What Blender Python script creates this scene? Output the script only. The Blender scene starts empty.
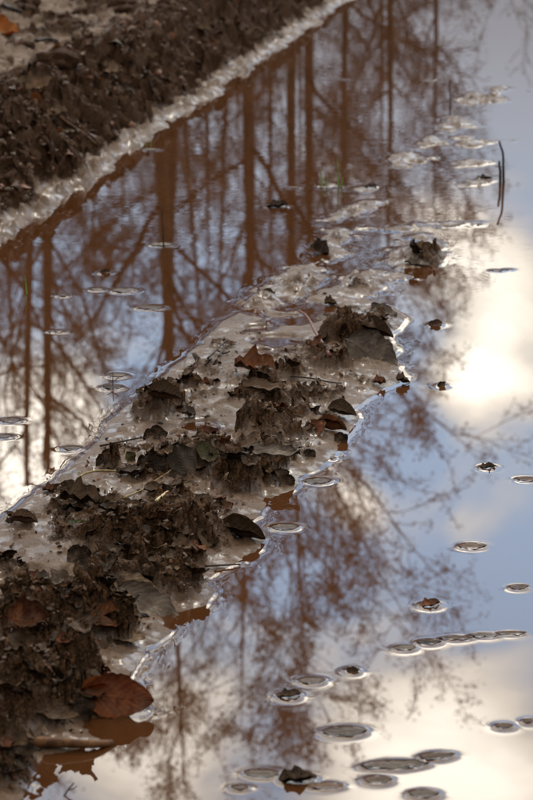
import bpy, math, random
import numpy as np
from mathutils import Vector, Matrix, Euler

R = math.radians
scene = bpy.context.scene
C = scene.collection
random.seed(7)

# ------------------------------------------------------------------ camera
CAM_H = 1.30
PITCH = R(14.2)
FPX = 675.0 / math.tan(PITCH)          # focal length in photo pixels (533 x 800)
cam_d = bpy.data.cameras.new('camera')
cam = bpy.data.objects.new('camera', cam_d)
C.objects.link(cam)
cam.location = (0, 0, CAM_H)
cam.rotation_euler = (math.pi / 2 - PITCH, 0, 0)
cam_d.sensor_fit = 'VERTICAL'
cam_d.sensor_height = 24.0
cam_d.lens = FPX / 800.0 * 24.0
cam_d.clip_start = 0.05
cam_d.clip_end = 2000
cam_d.dof.use_dof = True
cam_d.dof.focus_distance = 4.75
cam_d.dof.aperture_fstop = 7.5
scene.camera = cam

# ------------------------------------------------------------------ sun, sky, exposure
SUN_AZ = R(7.0)        # to the right of the view direction
SUN_EL = R(50.0)
sd = Vector((math.sin(SUN_AZ) * math.cos(SUN_EL), math.cos(SUN_AZ) * math.cos(SUN_EL), math.sin(SUN_EL)))
sl = bpy.data.lights.new('sun', 'SUN')
sl.energy = 0.9
sl.angle = R(14)
sl.color = (1.0, 0.93, 0.82)
sun = bpy.data.objects.new('sun', sl)
C.objects.link(sun)
sun.rotation_euler = (-sd).to_track_quat('-Z', 'Y').to_euler()

scene.view_settings.view_transform = 'Standard'
scene.view_settings.look = 'None'
scene.view_settings.gamma = 1.0
scene.view_settings.use_curve_mapping = False
scene.view_settings.exposure = 0.75

SKY_STRENGTH = 0.10


class NT:
    """small helper to write node trees"""
    def __init__(self, tree):
        self.t = tree
        self.t.nodes.clear()

    def n(self, typ, **kw):
        nd = self.t.nodes.new(typ)
        for k, v in kw.items():
            if k.startswith('i_'):
                key = k[2:]
                key = int(key) if key.isdigit() else key.replace('_', ' ')
                self.s(nd.inputs[key], v)
            else:
                setattr(nd, k, v)
        return nd

    def s(self, sock, v):
        if isinstance(v, bpy.types.NodeSocket):
            self.t.links.new(v, sock)
        elif isinstance(v, bpy.types.Node):
            self.t.links.new(v.outputs[0], sock)
        else:
            sock.default_value = v

    def math(self, op, a, b=None, c=None, clamp=False):
        nd = self.n('ShaderNodeMath', operation=op)
        nd.use_clamp = clamp
        self.s(nd.inputs[0], a)
        if b is not None:
            self.s(nd.inputs[1], b)
        if c is not None:
            self.s(nd.inputs[2], c)
        return nd.outputs[0]

    def vmath(self, op, a, b=None):
        nd = self.n('ShaderNodeVectorMath', operation=op)
        self.s(nd.inputs[0], a)
        if b is not None:
            self.s(nd.inputs[1], b)
        return nd.outputs['Value'] if op in ('DISTANCE', 'DOT_PRODUCT', 'LENGTH') else nd.outputs[0]

    def mix(self, f, a, b):
        nd = self.n('ShaderNodeMix', data_type='RGBA')
        self.s(nd.inputs[0], f)
        self.s(nd.inputs[6], a)
        self.s(nd.inputs[7], b)
        return nd.outputs[2]

    def rng(self, v, a, b, c, d, smooth=True):
        nd = self.n('ShaderNodeMapRange', interpolation_type='SMOOTHSTEP' if smooth else 'LINEAR')
        for i, q in enumerate((v, a, b, c, d)):
            self.s(nd.inputs[i], q)
        return nd.outputs[0]

    def noise(self, vec, scale, detail=4, rough=0.55, dist=0.0):
        nd = self.n('ShaderNodeTexNoise')
        self.s(nd.inputs['Vector'], vec)
        nd.inputs['Scale'].default_value = scale
        nd.inputs['Detail'].default_value = detail
        nd.inputs['Roughness'].default_value = rough
        nd.inputs['Distortion'].default_value = dist
        return nd.outputs[0]


def pix_dir(px, py):
    """direction of a photo pixel's ray"""
    u = (px - 266.5) / FPX
    v = (400.0 - py) / FPX
    return Vector((u, math.cos(PITCH) + math.sin(PITCH) * v, -math.sin(PITCH) + math.cos(PITCH) * v))


def at(px, py, z=0.0):
    d = pix_dir(px, py)
    t = (z - CAM_H) / d.z
    return Vector((d.x * t, d.y * t, z))


def sky_dir(px, py):
    """the piece of sky that the water shows at this pixel"""
    d = pix_dir(px, py).normalized()
    return Vector((d.x, d.y, -d.z))


def mpp(px, py):
    """metres per photo pixel on the water at this place"""
    return (at(px, py) - Vector((0, 0, CAM_H))).length / FPX


world = bpy.data.worlds.new('World')
scene.world = world
world.use_nodes = True
w = NT(world.node_tree)
tc = w.n('ShaderNodeTexCoord')
gen = tc.outputs['Generated']
sky = w.n('ShaderNodeTexSky', sky_type='NISHITA')
sky.sun_disc = False
sky.sun_elevation = SUN_EL
sky.sun_rotation = SUN_AZ
sky.air_density = 1.0
sky.dust_density = 1.2
# clouds: broken cloud cover made of noise on the view direction, with the gaps and banks seen in the puddle
mp = w.n('ShaderNodeMapping')
w.s(mp.inputs['Vector'], gen)
mp.inputs['Scale'].default_value = (1.0, 1.0, 1.7)
mp.inputs['Location'].default_value = (3.1, 1.7, 0.4)
cn = w.noise(mp.outputs[0], 10.0, 8, 0.56, 0.6)
big = w.noise(mp.outputs[0], 3.1, 3, 0.5, 0.2)
dens = w.math('ADD', w.math('MULTIPLY', cn, 1.3), w.math('MULTIPLY', big, 0.7))
dens = w.math('ADD', dens, -0.52)
CLOUDS = [  # pixel of the reflection, angular radius in degrees, amount
    (505, 372, 2.0, 0.42), (455, 392, 1.5, 0.34), (480, 350, 1.3, 0.2), (430, 775, 4.2, 0.85), (40, 440, 3.4, 0.45), (490, 250, 2.8, 0.40),
    (355, 505, 1.1, 0.25), (470, 540, 1.0, 0.20), (150, 760, 3.0, 0.30),
    (395, 445, 1.6, -0.50), (300, 560, 2.0, -0.55), (470, 590, 1.7, -0.50), (160, 620, 2.4, -0.35),
    (385, 385, 0.9, -0.30), (130, 395, 1.2, -0.30), (500, 90, 3.2, -0.10),
]
for px, py, rad, amp in CLOUDS:
    dist = w.vmath('DISTANCE', gen, tuple(sky_dir(px, py)))
    dens = w.math('ADD', dens, w.rng(dist, 0.0, R(rad), amp, 0.0))
sep = w.n('ShaderNodeSeparateXYZ')
w.s(sep.inputs[0], gen)
el = w.math('ARCSINE', sep.outputs[2])
dens = w.math('ADD', dens, w.rng(el, R(22.0), R(34.0), 0.0, 0.22))      # cloudier higher up
cover = w.rng(dens, 0.32, 0.82, 0.0, 1.0)
# a grey haze bank low down, bright back-lit cloud above it, dimmer sky away from the sun
facing = w.rng(w.vmath('DOT_PRODUCT', gen, tuple(sd)), -0.3, 0.85, 0.28, 1.0)
rise = w.math('ADD', 0.10, w.math('MULTIPLY', w.rng(el, R(3.5), R(20.5), 0.0, 1.0), 0.90))
cover = w.math('MAXIMUM', cover, w.rng(el, R(5.0), R(12.5), 0.8, 0.0))      # the low haze bank closes the gaps
lum = w.math('MULTIPLY', w.math('MULTIPLY', rise, facing), 33.0)
lum = w.math('MULTIPLY', lum, w.rng(el, R(23.0), R(55.0), 1.0, 0.42))     # sky dimmed overhead, out of view, to cut the light on mud and water
thick = w.rng(dens, 0.5, 1.35, 0.66, 1.75)
lumc = w.math('MULTIPLY', lum, thick)
ccol = w.mix(w.rng(lumc, 2.0, 16.0, 0, 1), (0.93, 0.92, 1.0, 1), (1.0, 0.93, 0.81, 1))
cl = w.vmath('SCALE', ccol)
w.s(cl.node.inputs['Scale'], lumc)
hz = w.vmath('SCALE', (0.46, 0.70, 1.0))
w.s(hz.node.inputs['Scale'], w.math('ADD', w.math('MULTIPLY', lum, 0.50), 0.3))
gap = w.vmath('ADD', w.vmath('MULTIPLY', sky.outputs[0], (0.22, 0.22, 0.22)), hz)
skycol = w.mix(cover, gap, cl)
bg = w.n('ShaderNodeBackground')
w.s(bg.inputs['Color'], skycol)
bg.inputs['Strength'].default_value = SKY_STRENGTH
wo = w.n('ShaderNodeOutputWorld')
w.s(wo.inputs['Surface'], bg.outputs[0])

# ------------------------------------------------------------------ numpy noise
def _hash(ix, iy, seed):
    h = (ix.astype(np.int64) * 374761393 + iy.astype(np.int64) * 668265263 + seed * 974634599) & 0xFFFFFFFF
    h = ((h ^ (h >> 13)) * 1274126177) & 0xFFFFFFFF
    h = ((h ^ (h >> 16)) * 2246822519) & 0xFFFFFFFF
    return ((h ^ (h >> 15)) & 0xFFFFFF) / float(0xFFFFFF)


def gnoise(x, y, seed):
    x0 = np.floor(x); y0 = np.floor(y)
    fx = x - x0; fy = y - y0
    u = fx * fx * fx * (fx * (fx * 6 - 15) + 10)
    v = fy * fy * fy * (fy * (fy * 6 - 15) + 10)

    def g(dx, dy):
        a = _hash(x0 + dx, y0 + dy, seed) * 2 * math.pi
        return np.cos(a) * (fx - dx) + np.sin(a) * (fy - dy)
    a = g(0, 0) * (1 - u) + g(1, 0) * u
    b = g(0, 1) * (1 - u) + g(1, 1) * u
    return (a * (1 - v) + b * v) * 1.5


def fbm(x, y, size, octv=4, seed=0, gain=0.5):
    s = 0.0; a = 1.0; f = 1.0 / size
    for i in range(octv):
        s = s + a * gnoise(x * f + 17.3 * i, y * f - 9.1 * i, seed + i * 13)
        a *= gain; f *= 2.03
    return s


def ridged(x, y, size, octv=3, seed=0, gain=0.5):
    s = 0.0; a = 1.0; f = 1.0 / size
    for i in range(octv):
        s = s + a * (1 - np.abs(gnoise(x * f + 5.3 * i, y * f + 3.1 * i, seed + i * 7)) * 2)
        a *= gain; f *= 2.1
    return s


def worley(x, y, size, seed):
    x = x / size; y = y / size
    ix = np.floor(x); iy = np.floor(y)
    f1 = np.full(x.shape, 9.0); f2 = np.full(x.shape, 9.0); cid = np.zeros(x.shape)
    for dx in (-1, 0, 1):
        for dy in (-1, 0, 1):
            jx = ix + dx; jy = iy + dy
            d = np.hypot(jx + _hash(jx, jy, seed) - x, jy + _hash(jx, jy, seed + 1) - y)
            c = _hash(jx, jy, seed + 2)
            near = d < f1
            f2 = np.where(near, f1, np.minimum(f2, d))
            cid = np.where(near, c, cid)
            f1 = np.where(near, d, f1)
    return f1, f2, cid


def geom(a, b, r):
    n = int(math.log(b / a) / r)
    return a * np.exp(np.linspace(0, math.log(b / a), n))


def sstep(a, b, x):
    t = np.clip((x - a) / (b - a), 0, 1)
    return t * t * (3 - 2 * t)


def polydist(X, Y, pts):
    """signed distance to a closed polygon, positive inside"""
    n = len(pts)
    best = np.full(X.shape, 1e9); inside = np.zeros(X.shape, bool)
    for i in range(n):
        x1, y1 = pts[i]; x2, y2 = pts[(i + 1) % n]
        ex, ey = x2 - x1, y2 - y1
        L = ex * ex + ey * ey + 1e-12
        t = np.clip(((X - x1) * ex + (Y - y1) * ey) / L, 0, 1)
        d = (X - x1 - t * ex) ** 2 + (Y - y1 - t * ey) ** 2
        best = np.minimum(best, d)
        cond = ((y1 > Y) != (y2 > Y)) & (X < (x2 - x1) * (Y - y1) / (y2 - y1 + 1e-15) + x1)
        inside ^= cond
    d = np.sqrt(best)
    return np.where(inside, d, -d)


# ------------------------------------------------------------------ materials
def new_mat(name):
    m = bpy.data.materials.new(name)
    m.use_nodes = True
    nt = NT(m.node_tree)
    out = nt.n('ShaderNodeOutputMaterial')
    p = nt.n('ShaderNodeBsdfPrincipled')
    nt.s(out.inputs['Surface'], p.outputs[0])
    return m, nt, p


def bump(nt, h, strength, dist):
    b = nt.n('ShaderNodeBump')
    b.inputs['Strength'].default_value = strength
    b.inputs['Distance'].default_value = dist
    nt.s(b.inputs['Height'], h)
    return b.outputs[0]


def mat_water():
    m, nt, p = new_mat('muddy_water')
    geo = nt.n('ShaderNodeNewGeometry').outputs['Position']
    silt = nt.noise(geo, 1.6, 4, 0.6, 0.6)
    nt.s(p.inputs['Base Color'], nt.mix(nt.rng(silt, 0.35, 0.65, 0, 1), (0.038, 0.0138, 0.0044, 1), (0.048, 0.0182, 0.0064, 1)))
    p.inputs['Roughness'].default_value = 0.0
    p.inputs['IOR'].default_value = 1.333
    # faint wind ripples in patches
    mpn = nt.n('ShaderNodeMapping')
    nt.s(mpn.inputs['Vector'], geo)
    mpn.inputs['Scale'].default_value = (1.0, 0.75, 1.0)
    rip = nt.noise(mpn.outputs[0], 26.0, 2, 0.5, 0.3)
    swell = nt.noise(geo, 4.0, 0, 0.5)
    gust = nt.rng(nt.vmath('DISTANCE', geo, tuple(at(262, 95))), 1.2, 5.2, 1.0, 0.0)      # a breath of wind reaches only the far rut
    patch = nt.math('MULTIPLY', nt.rng(nt.noise(geo, 0.9, 2, 0.5), 0.40, 0.62, 0.1, 1.0), gust)
    h = nt.math('ADD', nt.math('MULTIPLY', rip, patch), nt.math('MULTIPLY', swell, 0.05))
    nt.s(p.inputs['Normal'], bump(nt, h, 1.0, 0.00009))
    return m


def mat_mud(name, silt_col, dark_col, red_col, wet_z=0.012):
    m, nt, p = new_mat(name)
    g = nt.n('ShaderNodeNewGeometry')
    geo = g.outputs['Position']
    lit = nt.n('ShaderNodeAttribute', attribute_name='litter').outputs['Fac']
    n1 = nt.noise(geo, 38, 5, 0.62, 0.4)
    n2 = nt.noise(geo, 210, 4, 0.65)
    n3 = nt.noise(geo, 12, 3, 0.55, 0.3)
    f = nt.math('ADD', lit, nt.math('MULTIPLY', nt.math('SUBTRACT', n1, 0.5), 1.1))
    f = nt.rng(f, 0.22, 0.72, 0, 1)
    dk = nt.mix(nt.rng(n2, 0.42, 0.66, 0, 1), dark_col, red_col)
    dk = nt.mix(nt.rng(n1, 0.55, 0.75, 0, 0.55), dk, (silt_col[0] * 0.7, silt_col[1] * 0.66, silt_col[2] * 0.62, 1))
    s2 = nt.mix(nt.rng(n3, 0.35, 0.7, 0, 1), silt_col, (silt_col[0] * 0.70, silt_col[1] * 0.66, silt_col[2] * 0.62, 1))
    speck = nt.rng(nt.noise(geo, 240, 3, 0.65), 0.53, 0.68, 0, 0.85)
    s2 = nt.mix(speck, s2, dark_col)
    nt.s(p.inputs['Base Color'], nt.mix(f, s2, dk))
    z = nt.n('ShaderNodeSeparateXYZ')
    nt.s(z.inputs[0], geo)
    wet = nt.rng(nt.math('ADD', z.outputs[2], nt.math('MULTIPLY', nt.math('SUBTRACT', n3, 0.5), 0.03)), wet_z * 0.4, wet_z * 3.0, 1, 0)
    ro = nt.math('ADD', 0.62, nt.math('MULTIPLY', nt.math('SUBTRACT', n1, 0.5), 0.8))
    ro = nt.math('SUBTRACT', ro, nt.math('MULTIPLY', wet, 0.20), clamp=True)
    nt.s(p.inputs['Roughness'], nt.math('MAXIMUM', ro, 0.28))
    p.inputs['IOR'].default_value = 1.36
    nt.s(p.inputs['Specular IOR Level'], nt.math('SUBTRACT', 0.16, nt.math('MULTIPLY', f, 0.13)))
    nt.s(p.inputs['Coat Weight'], nt.math('MULTIPLY', wet, nt.rng(nt.noise(geo, 30, 3, 0.6), 0.46, 0.62, 0.0, 0.8)))
    p.inputs['Coat Roughness'].default_value = 0.2
    p.inputs['Coat IOR'].default_value = 1.33
    hh = nt.math('ADD', nt.math('MULTIPLY', n2, 0.55), nt.math('MULTIPLY', n1, 1.0))
    amt = nt.math('ADD', nt.math('MULTIPLY', f, 0.45), 0.55)
    nt.s(p.inputs['Normal'], bump(nt, nt.math('MULTIPLY', hh, amt), 0.9, 0.0085))
    return m


def mat_leaf(name, a, b, rough=0.4, coat=0.3, mud=0.75, glow=0.0):
    m, nt, p = new_mat(name)
    tcn = nt.n('ShaderNodeTexCoord')
    ob = nt.n('ShaderNodeObjectInfo')
    geo = nt.n('ShaderNodeNewGeometry').outputs['Position']
    n1 = nt.noise(geo, 90, 5, 0.65, 0.5)
    n2 = nt.noise(geo, 420, 3, 0.6)
    k = nt.math('ADD', n1, nt.math('MULTIPLY', nt.math('SUBTRACT', ob.outputs['Random'], 0.5), 0.35))
    col = nt.mix(nt.rng(k, 0.32, 0.68, 0, 1), a, b)
    col = nt.mix(nt.rng(nt.noise(geo, 45, 4, 0.6), 0.45, 0.65, 0, mud), col, (0.052, 0.034, 0.021, 1))
    blot = nt.rng(n2, 0.58, 0.7, 0, 0.6)
    nt.s(p.inputs['Base Color'], nt.mix(blot, col, (a[0] * 0.35, a[1] * 0.35, a[2] * 0.35, 1)))
    nt.s(p.inputs['Roughness'], nt.rng(n1, 0.3, 0.7, rough + 0.15, rough - 0.12))
    p.inputs['Specular IOR Level'].default_value = 0.03 + 0.12 * coat
    p.inputs['Coat Weight'].default_value = coat * 0.06
    p.inputs['Coat Roughness'].default_value = 0.25
    uv = nt.n('ShaderNodeSeparateXYZ')
    nt.s(uv.inputs[0], tcn.outputs['UV'])
    # side veins run obliquely from the midrib
    v = nt.math('ABSOLUTE', nt.math('SUBTRACT', uv.outputs[1], 0.5))
    ph = nt.math('SINE', nt.math('MULTIPLY', nt.math('SUBTRACT', uv.outputs[0], nt.math('MULTIPLY', v, 0.7)), 58.0))
    rib = nt.rng(v, 0.0, 0.05, 0.5, 0.0)
    h = nt.math('ADD', nt.math('MULTIPLY', ph, 0.11), nt.math('ADD', n1, rib))
    nt.s(p.inputs['Normal'], bump(nt, nt.math('ADD', h, nt.math('MULTIPLY', n2, 0.4)), 0.8, 0.0025))
    if glow:                       # thin wet leaf lets the back light through
        tr = nt.n('ShaderNodeBsdfTranslucent')
        tr.inputs['Color'].default_value = (min(b[0] * 3, .8), b[1] * 2.6, b[2] * 2, 1)
        mx = nt.n('ShaderNodeMixShader')
        mx.inputs[0].default_value = glow
        nt.s(mx.inputs[1], p.outputs[0]); nt.s(mx.inputs[2], tr.outputs[0])
        out = [n for n in nt.t.nodes if n.type == 'OUTPUT_MATERIAL'][0]
        nt.s(out.inputs['Surface'], mx.outputs[0])
    return m


def mat_plain(name, a, b, scale=60, rough=0.6, bumpd=0.002, coat=0.0):
    m, nt, p = new_mat(name)
    geo = nt.n('ShaderNodeNewGeometry').outputs['Position']
    n1 = nt.noise(geo, scale, 5, 0.6, 0.3)
    nt.s(p.inputs['Base Color'], nt.mix(nt.rng(n1, 0.35, 0.65, 0, 1), a, b))
    p.inputs['Roughness'].default_value = rough
    p.inputs['Specular IOR Level'].default_value = 0.12
    p.inputs['Coat Weight'].default_value = coat
    nt.s(p.inputs['Normal'], bump(nt, n1, 0.7, bumpd))
    return m


M = {
    'water': mat_water(),
    'mud': mat_mud('ridge_mud', (0.094, 0.057, 0.033, 1), (0.022, 0.0115, 0.0056, 1), (0.082, 0.040, 0.0175, 1)),
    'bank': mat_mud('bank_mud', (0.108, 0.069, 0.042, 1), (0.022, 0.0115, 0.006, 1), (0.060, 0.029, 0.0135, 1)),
    'ground': mat_plain('forest_floor', (0.045, 0.030, 0.018, 1), (0.10, 0.065, 0.036, 1), 3.0, 0.9, 0.03),
    'dark': mat_leaf('dark_wet_leaf', (0.018, 0.0105, 0.006, 1), (0.072, 0.040, 0.020, 1), 0.48, 0.2),
    'brown': mat_leaf('brown_leaf', (0.042, 0.023, 0.011, 1), (0.120, 0.066, 0.033, 1), 0.45, 0.3),
    'red': mat_leaf('red_brown_leaf', (0.048, 0.014, 0.006, 1), (0.15, 0.052, 0.018, 1), 0.40, 0.4, 0.75, 0.06),
    'glowred': mat_leaf('backlit_red_leaf', (0.048, 0.014, 0.006, 1), (0.15, 0.045, 0.013, 1), 0.40, 0.4, 0.6, 0.26),
    'orange': mat_leaf('orange_leaf', (0.22, 0.062, 0.012, 1), (0.30, 0.105, 0.023, 1), 0.4, 0.3, 0.5, 0.2),
    'grey': mat_leaf('grey_leaf', (0.042, 0.029, 0.019, 1), (0.10, 0.072, 0.049, 1), 0.42, 0.4),
    'tan': mat_leaf('tan_leaf', (0.085, 0.052, 0.028, 1), (0.17, 0.11, 0.062, 1), 0.5, 0.2),
    'green': mat_leaf('moss_green_leaf', (0.030, 0.040, 0.008, 1), (0.065, 0.075, 0.018, 1), 0.5, 0.1),
    'olive': mat_leaf('olive_leaf', (0.028, 0.024, 0.008, 1), (0.075, 0.065, 0.022, 1), 0.5, 0.2),
    'twig': mat_plain('dark_twig', (0.016, 0.010, 0.007, 1), (0.045, 0.026, 0.016, 1), 220, 0.6, 0.001, 0.0),
    'redtwig': mat_plain('red_twig', (0.07, 0.018, 0.007, 1), (0.12, 0.036, 0.014, 1), 200, 0.5, 0.001, 0.2),
    'stalk': mat_plain('brown_stalk', (0.045, 0.018, 0.006, 1), (0.115, 0.050, 0.016, 1), 70, 0.55, 0.002, 0.0),
    'straw': mat_plain('yellow_stem', (0.12, 0.085, 0.028, 1), (0.23, 0.165, 0.062, 1), 150, 0.5, 0.001),
    'palestraw': mat_plain('pale_straw', (0.34, 0.25, 0.13, 1), (0.46, 0.36, 0.21, 1), 150, 0.55, 0.001),
    'grass': mat_plain('grass_blade', (0.075, 0.16, 0.018, 1), (0.14, 0.25, 0.03, 1), 80, 0.45, 0.001),
    'bark': mat_plain('tree_bark', (0.050, 0.030, 0.018, 1), (0.105, 0.066, 0.040, 1), 14, 0.9, 0.02),
    'twigs': mat_plain('tree_twigs', (0.060, 0.034, 0.018, 1), (0.105, 0.060, 0.032, 1), 6, 0.9, 0.003),
    'deadleaf': mat_plain('clinging_leaf', (0.085, 0.042, 0.017, 1), (0.18, 0.092, 0.038, 1), 3, 0.7, 0.003),
    'silt': mat_plain('pale_silt', (0.125, 0.092, 0.066, 1), (0.185, 0.14, 0.10, 1), 90, 0.3, 0.002, 0.5),
}

# ------------------------------------------------------------------ object helpers
def obj(name, mesh, mat=None, parent=None):
    o = bpy.data.objects.new(name, mesh)
    C.objects.link(o)
    if mat is not None and mesh is not None and not mesh.materials:
        mesh.materials.append(mat)
    if parent is not None:
        o.parent = parent
    return o


def tag(o, label=None, cat=None, group=None, kind=None):
    if label: o['label'] = label
    if cat: o['category'] = cat
    if group: o['group'] = group
    if kind: o['kind'] = kind
    return o


def np_mesh(name, V, F, smooth=True):
    """V (n,3), F (m,4) or (m,3) index arrays"""
    me = bpy.data.meshes.new(name)
    V = np.asarray(V, dtype=np.float32); F = np.asarray(F, dtype=np.int32)
    k = F.shape[1]
    me.vertices.add(len(V)); me.vertices.foreach_set('co', V.ravel())
    me.loops.add(F.size); me.loops.foreach_set('vertex_index', F.ravel())
    me.polygons.add(len(F))
    me.polygons.foreach_set('loop_start', np.arange(0, F.size, k, dtype=np.int32))
    if smooth:
        me.polygons.foreach_set('use_smooth', np.ones(len(F), dtype=bool))
    me.update(calc_edges=True)
    return me


def compact(V, F):
    used = np.unique(F)
    mp_ = np.full(len(V), -1, dtype=np.int64)
    mp_[used] = np.arange(len(used))
    return V[used], mp_[F], used


# ------------------------------------------------------------------ shape of the mud
def P(*pts):
    return [(at(x, y).x, at(x, y).y) for x, y in pts]


RIDGE = P((-330, 700), (-150, 602), (-60, 548), (-20, 530), (0, 519), (28, 498), (55, 480), (78, 458), (100, 440), (110, 420), (130, 403), (150, 389), (172, 368),
          (198, 346), (220, 324), (238, 313), (262, 318), (268, 309), (285, 313), (302, 309), (318, 300), (346, 297), (372, 301), (390, 310),
          (405, 318), (402, 328), (390, 336), (397, 350), (391, 361), (402, 372), (406, 381), (388, 388),
          (368, 400), (352, 410), (362, 418), (354, 430), (342, 444), (334, 457), (318, 470), (302, 479),
          (297, 490), (283, 496), (268, 502), (262, 516), (244, 528), (266, 540), (262, 550), (244, 558), (226, 570), (206, 580),
          (214, 592), (206, 606), (182, 612), (160, 616), (172, 632), (150, 650), (136, 668), (128, 684), (150, 712), (112, 718), (84, 722),
          (104, 740), (84, 750), (44, 756), (34, 776), (22, 804), (0, 850), (-60, 930), (-330, 1300))
ISLETS = [
    P((242, 309), (256, 291), (288, 270), (312, 262), (326, 268), (327, 280), (312, 291), (296, 301), (270, 309)),
    P((300, 304), (318, 292), (338, 283), (352, 274), (378, 270), (396, 279), (386, 288), (370, 297), (345, 300)),
    P((384, 262), (398, 250), (416, 244), (428, 236), (442, 245), (450, 254), (444, 264), (420, 268), (400, 268)),
    P((324, 221), (340, 211), (360, 202), (382, 201), (378, 208), (360, 213), (346, 219)),
    P((318, 242), (330, 230), (346, 229), (352, 238), (340, 246), (352, 253), (332, 262), (322, 254)),
]
for cx, cy, rx, ry, ph in [  # low silt patches of the tail, photo pixels
        (480, 99, 26, 5, 0.1), (497, 90, 10, 3, 0.3), (455, 124, 17, 6, 0.2), (430, 142, 14, 5, 0.4), (404, 160, 18, 7, 0.3),
        (478, 143, 22, 2.2, 0.2), (472, 163, 17, 2.6, 0.1), (420, 237, 6, 2.2, 0.1), (365, 190, 10, 2.4, 0.3),
        (478, 182, 14, 2.4, 0.1), (460, 138, 10, 2.2, 0.1), (410, 256, 28, 5, 0.1), (395, 275, 20, 2.2, 0.1),
        (330, 186, 12, 2.6, 0.05), (300, 268, 6, 3, 0), (365, 287, 26, 3, 0.2), (388, 229, 30, 1.8, 0.05), (452, 224, 30, 1.6, 0.05)]:
    pts = []
    for i in range(14):
        a = i / 14 * 2 * math.pi
        k = 1 + 0.25 * math.sin(3 * a + cx) + 0.15 * math.sin(5 * a + cy)
        pts.append((cx + rx * k * math.cos(a), cy - ry * k * math.sin(a) - ph * rx * 0.35 * math.cos(a)))
    ISLETS.append(P(*pts))
POOLS = [  # standing water inside the ridge: pixel centre, radii, depth
    (204, 428, 21, 6.5), (278, 342, 28, 6), (262, 354, 18, 3.5), (316, 309, 26, 6.5), (292, 321, 28, 6.5), (262, 330, 16, 4), (226, 436, 10, 3), (180, 436, 8, 3.5), (45, 588, 24, 3.5),
    (8, 590, 14, 3), (60, 490, 8, 3), (118, 640, 1, 1), (330, 395, 1, 1)]
MOUNDS = [  # pixel of the foot, half width in px, height m, litter
    (160, 418, 26, 0.045, 0.9), (350, 348, 34, 0.046, 1.0), (372, 332, 20, 0.03, 1.0), (322, 372, 24, 0.028, 0.9), (268, 408, 26, 0.045, 0.9), (292, 385, 14, 0.02, .7),
    (262, 444, 32, 0.042, 1.0), (190, 478, 30, 0.045, 0.7), (240, 490, 28, 0.045, 0.9), (272, 470, 16, 0.03, .9),
    (150, 560, 46, 0.055, 1.0), (205, 545, 26, 0.035, 0.8), (175, 592, 28, 0.045, 1.0), (95, 555, 22, 0.03, 0.8), (110, 590, 26, 0.03, 0.9),
    (40, 650, 50, 0.065, 1.0), (95, 640, 34, 0.055, 1.0), (20, 720, 50, 0.070, 1.0), (75, 704, 36, 0.060, 1.0), (10, 780, 40, 0.055, 1.0),
    (110, 470, 10, 0.016, 1.0), (80, 512, 14, 0.012, 0.9), (22, 528, 14, 0.01, 0.6), (225, 350, 14, 0.016, .7), (205, 378, 16, 0.014, .7),
    (300, 290, 20, 0.018, 0.35), (262, 304, 24, 0.02, 0.4), (352, 284, 18, 0.014, 0.1), (318, 258, 12, 0.02, 0.7), (425, 262, 24, 0.022, 0.5),
    (338, 240, 8, 0.012, .5), (-50, 700, 46, 0.06, 1.0), (-110, 780, 60, 0.06, 1.0), (-60, 860, 50, 0.05, 1.0), (-130, 690, 40, 0.04, 0.8), (350, 212, 18, 0.01, 0.0)]
MOUNDS_W = [(at(px, py).x, at(px, py).y, w_ * mpp(px, py), h_, l_) for px, py, w_, h_, l_ in MOUNDS]
POOLS_W = []
for px, py, rx, ry in POOLS:
    c = at(px, py)
    POOLS_W.append((c.x, c.y, rx * mpp(px, py), (at(px, py - ry) - at(px, py + ry)).length / 2))


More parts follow.
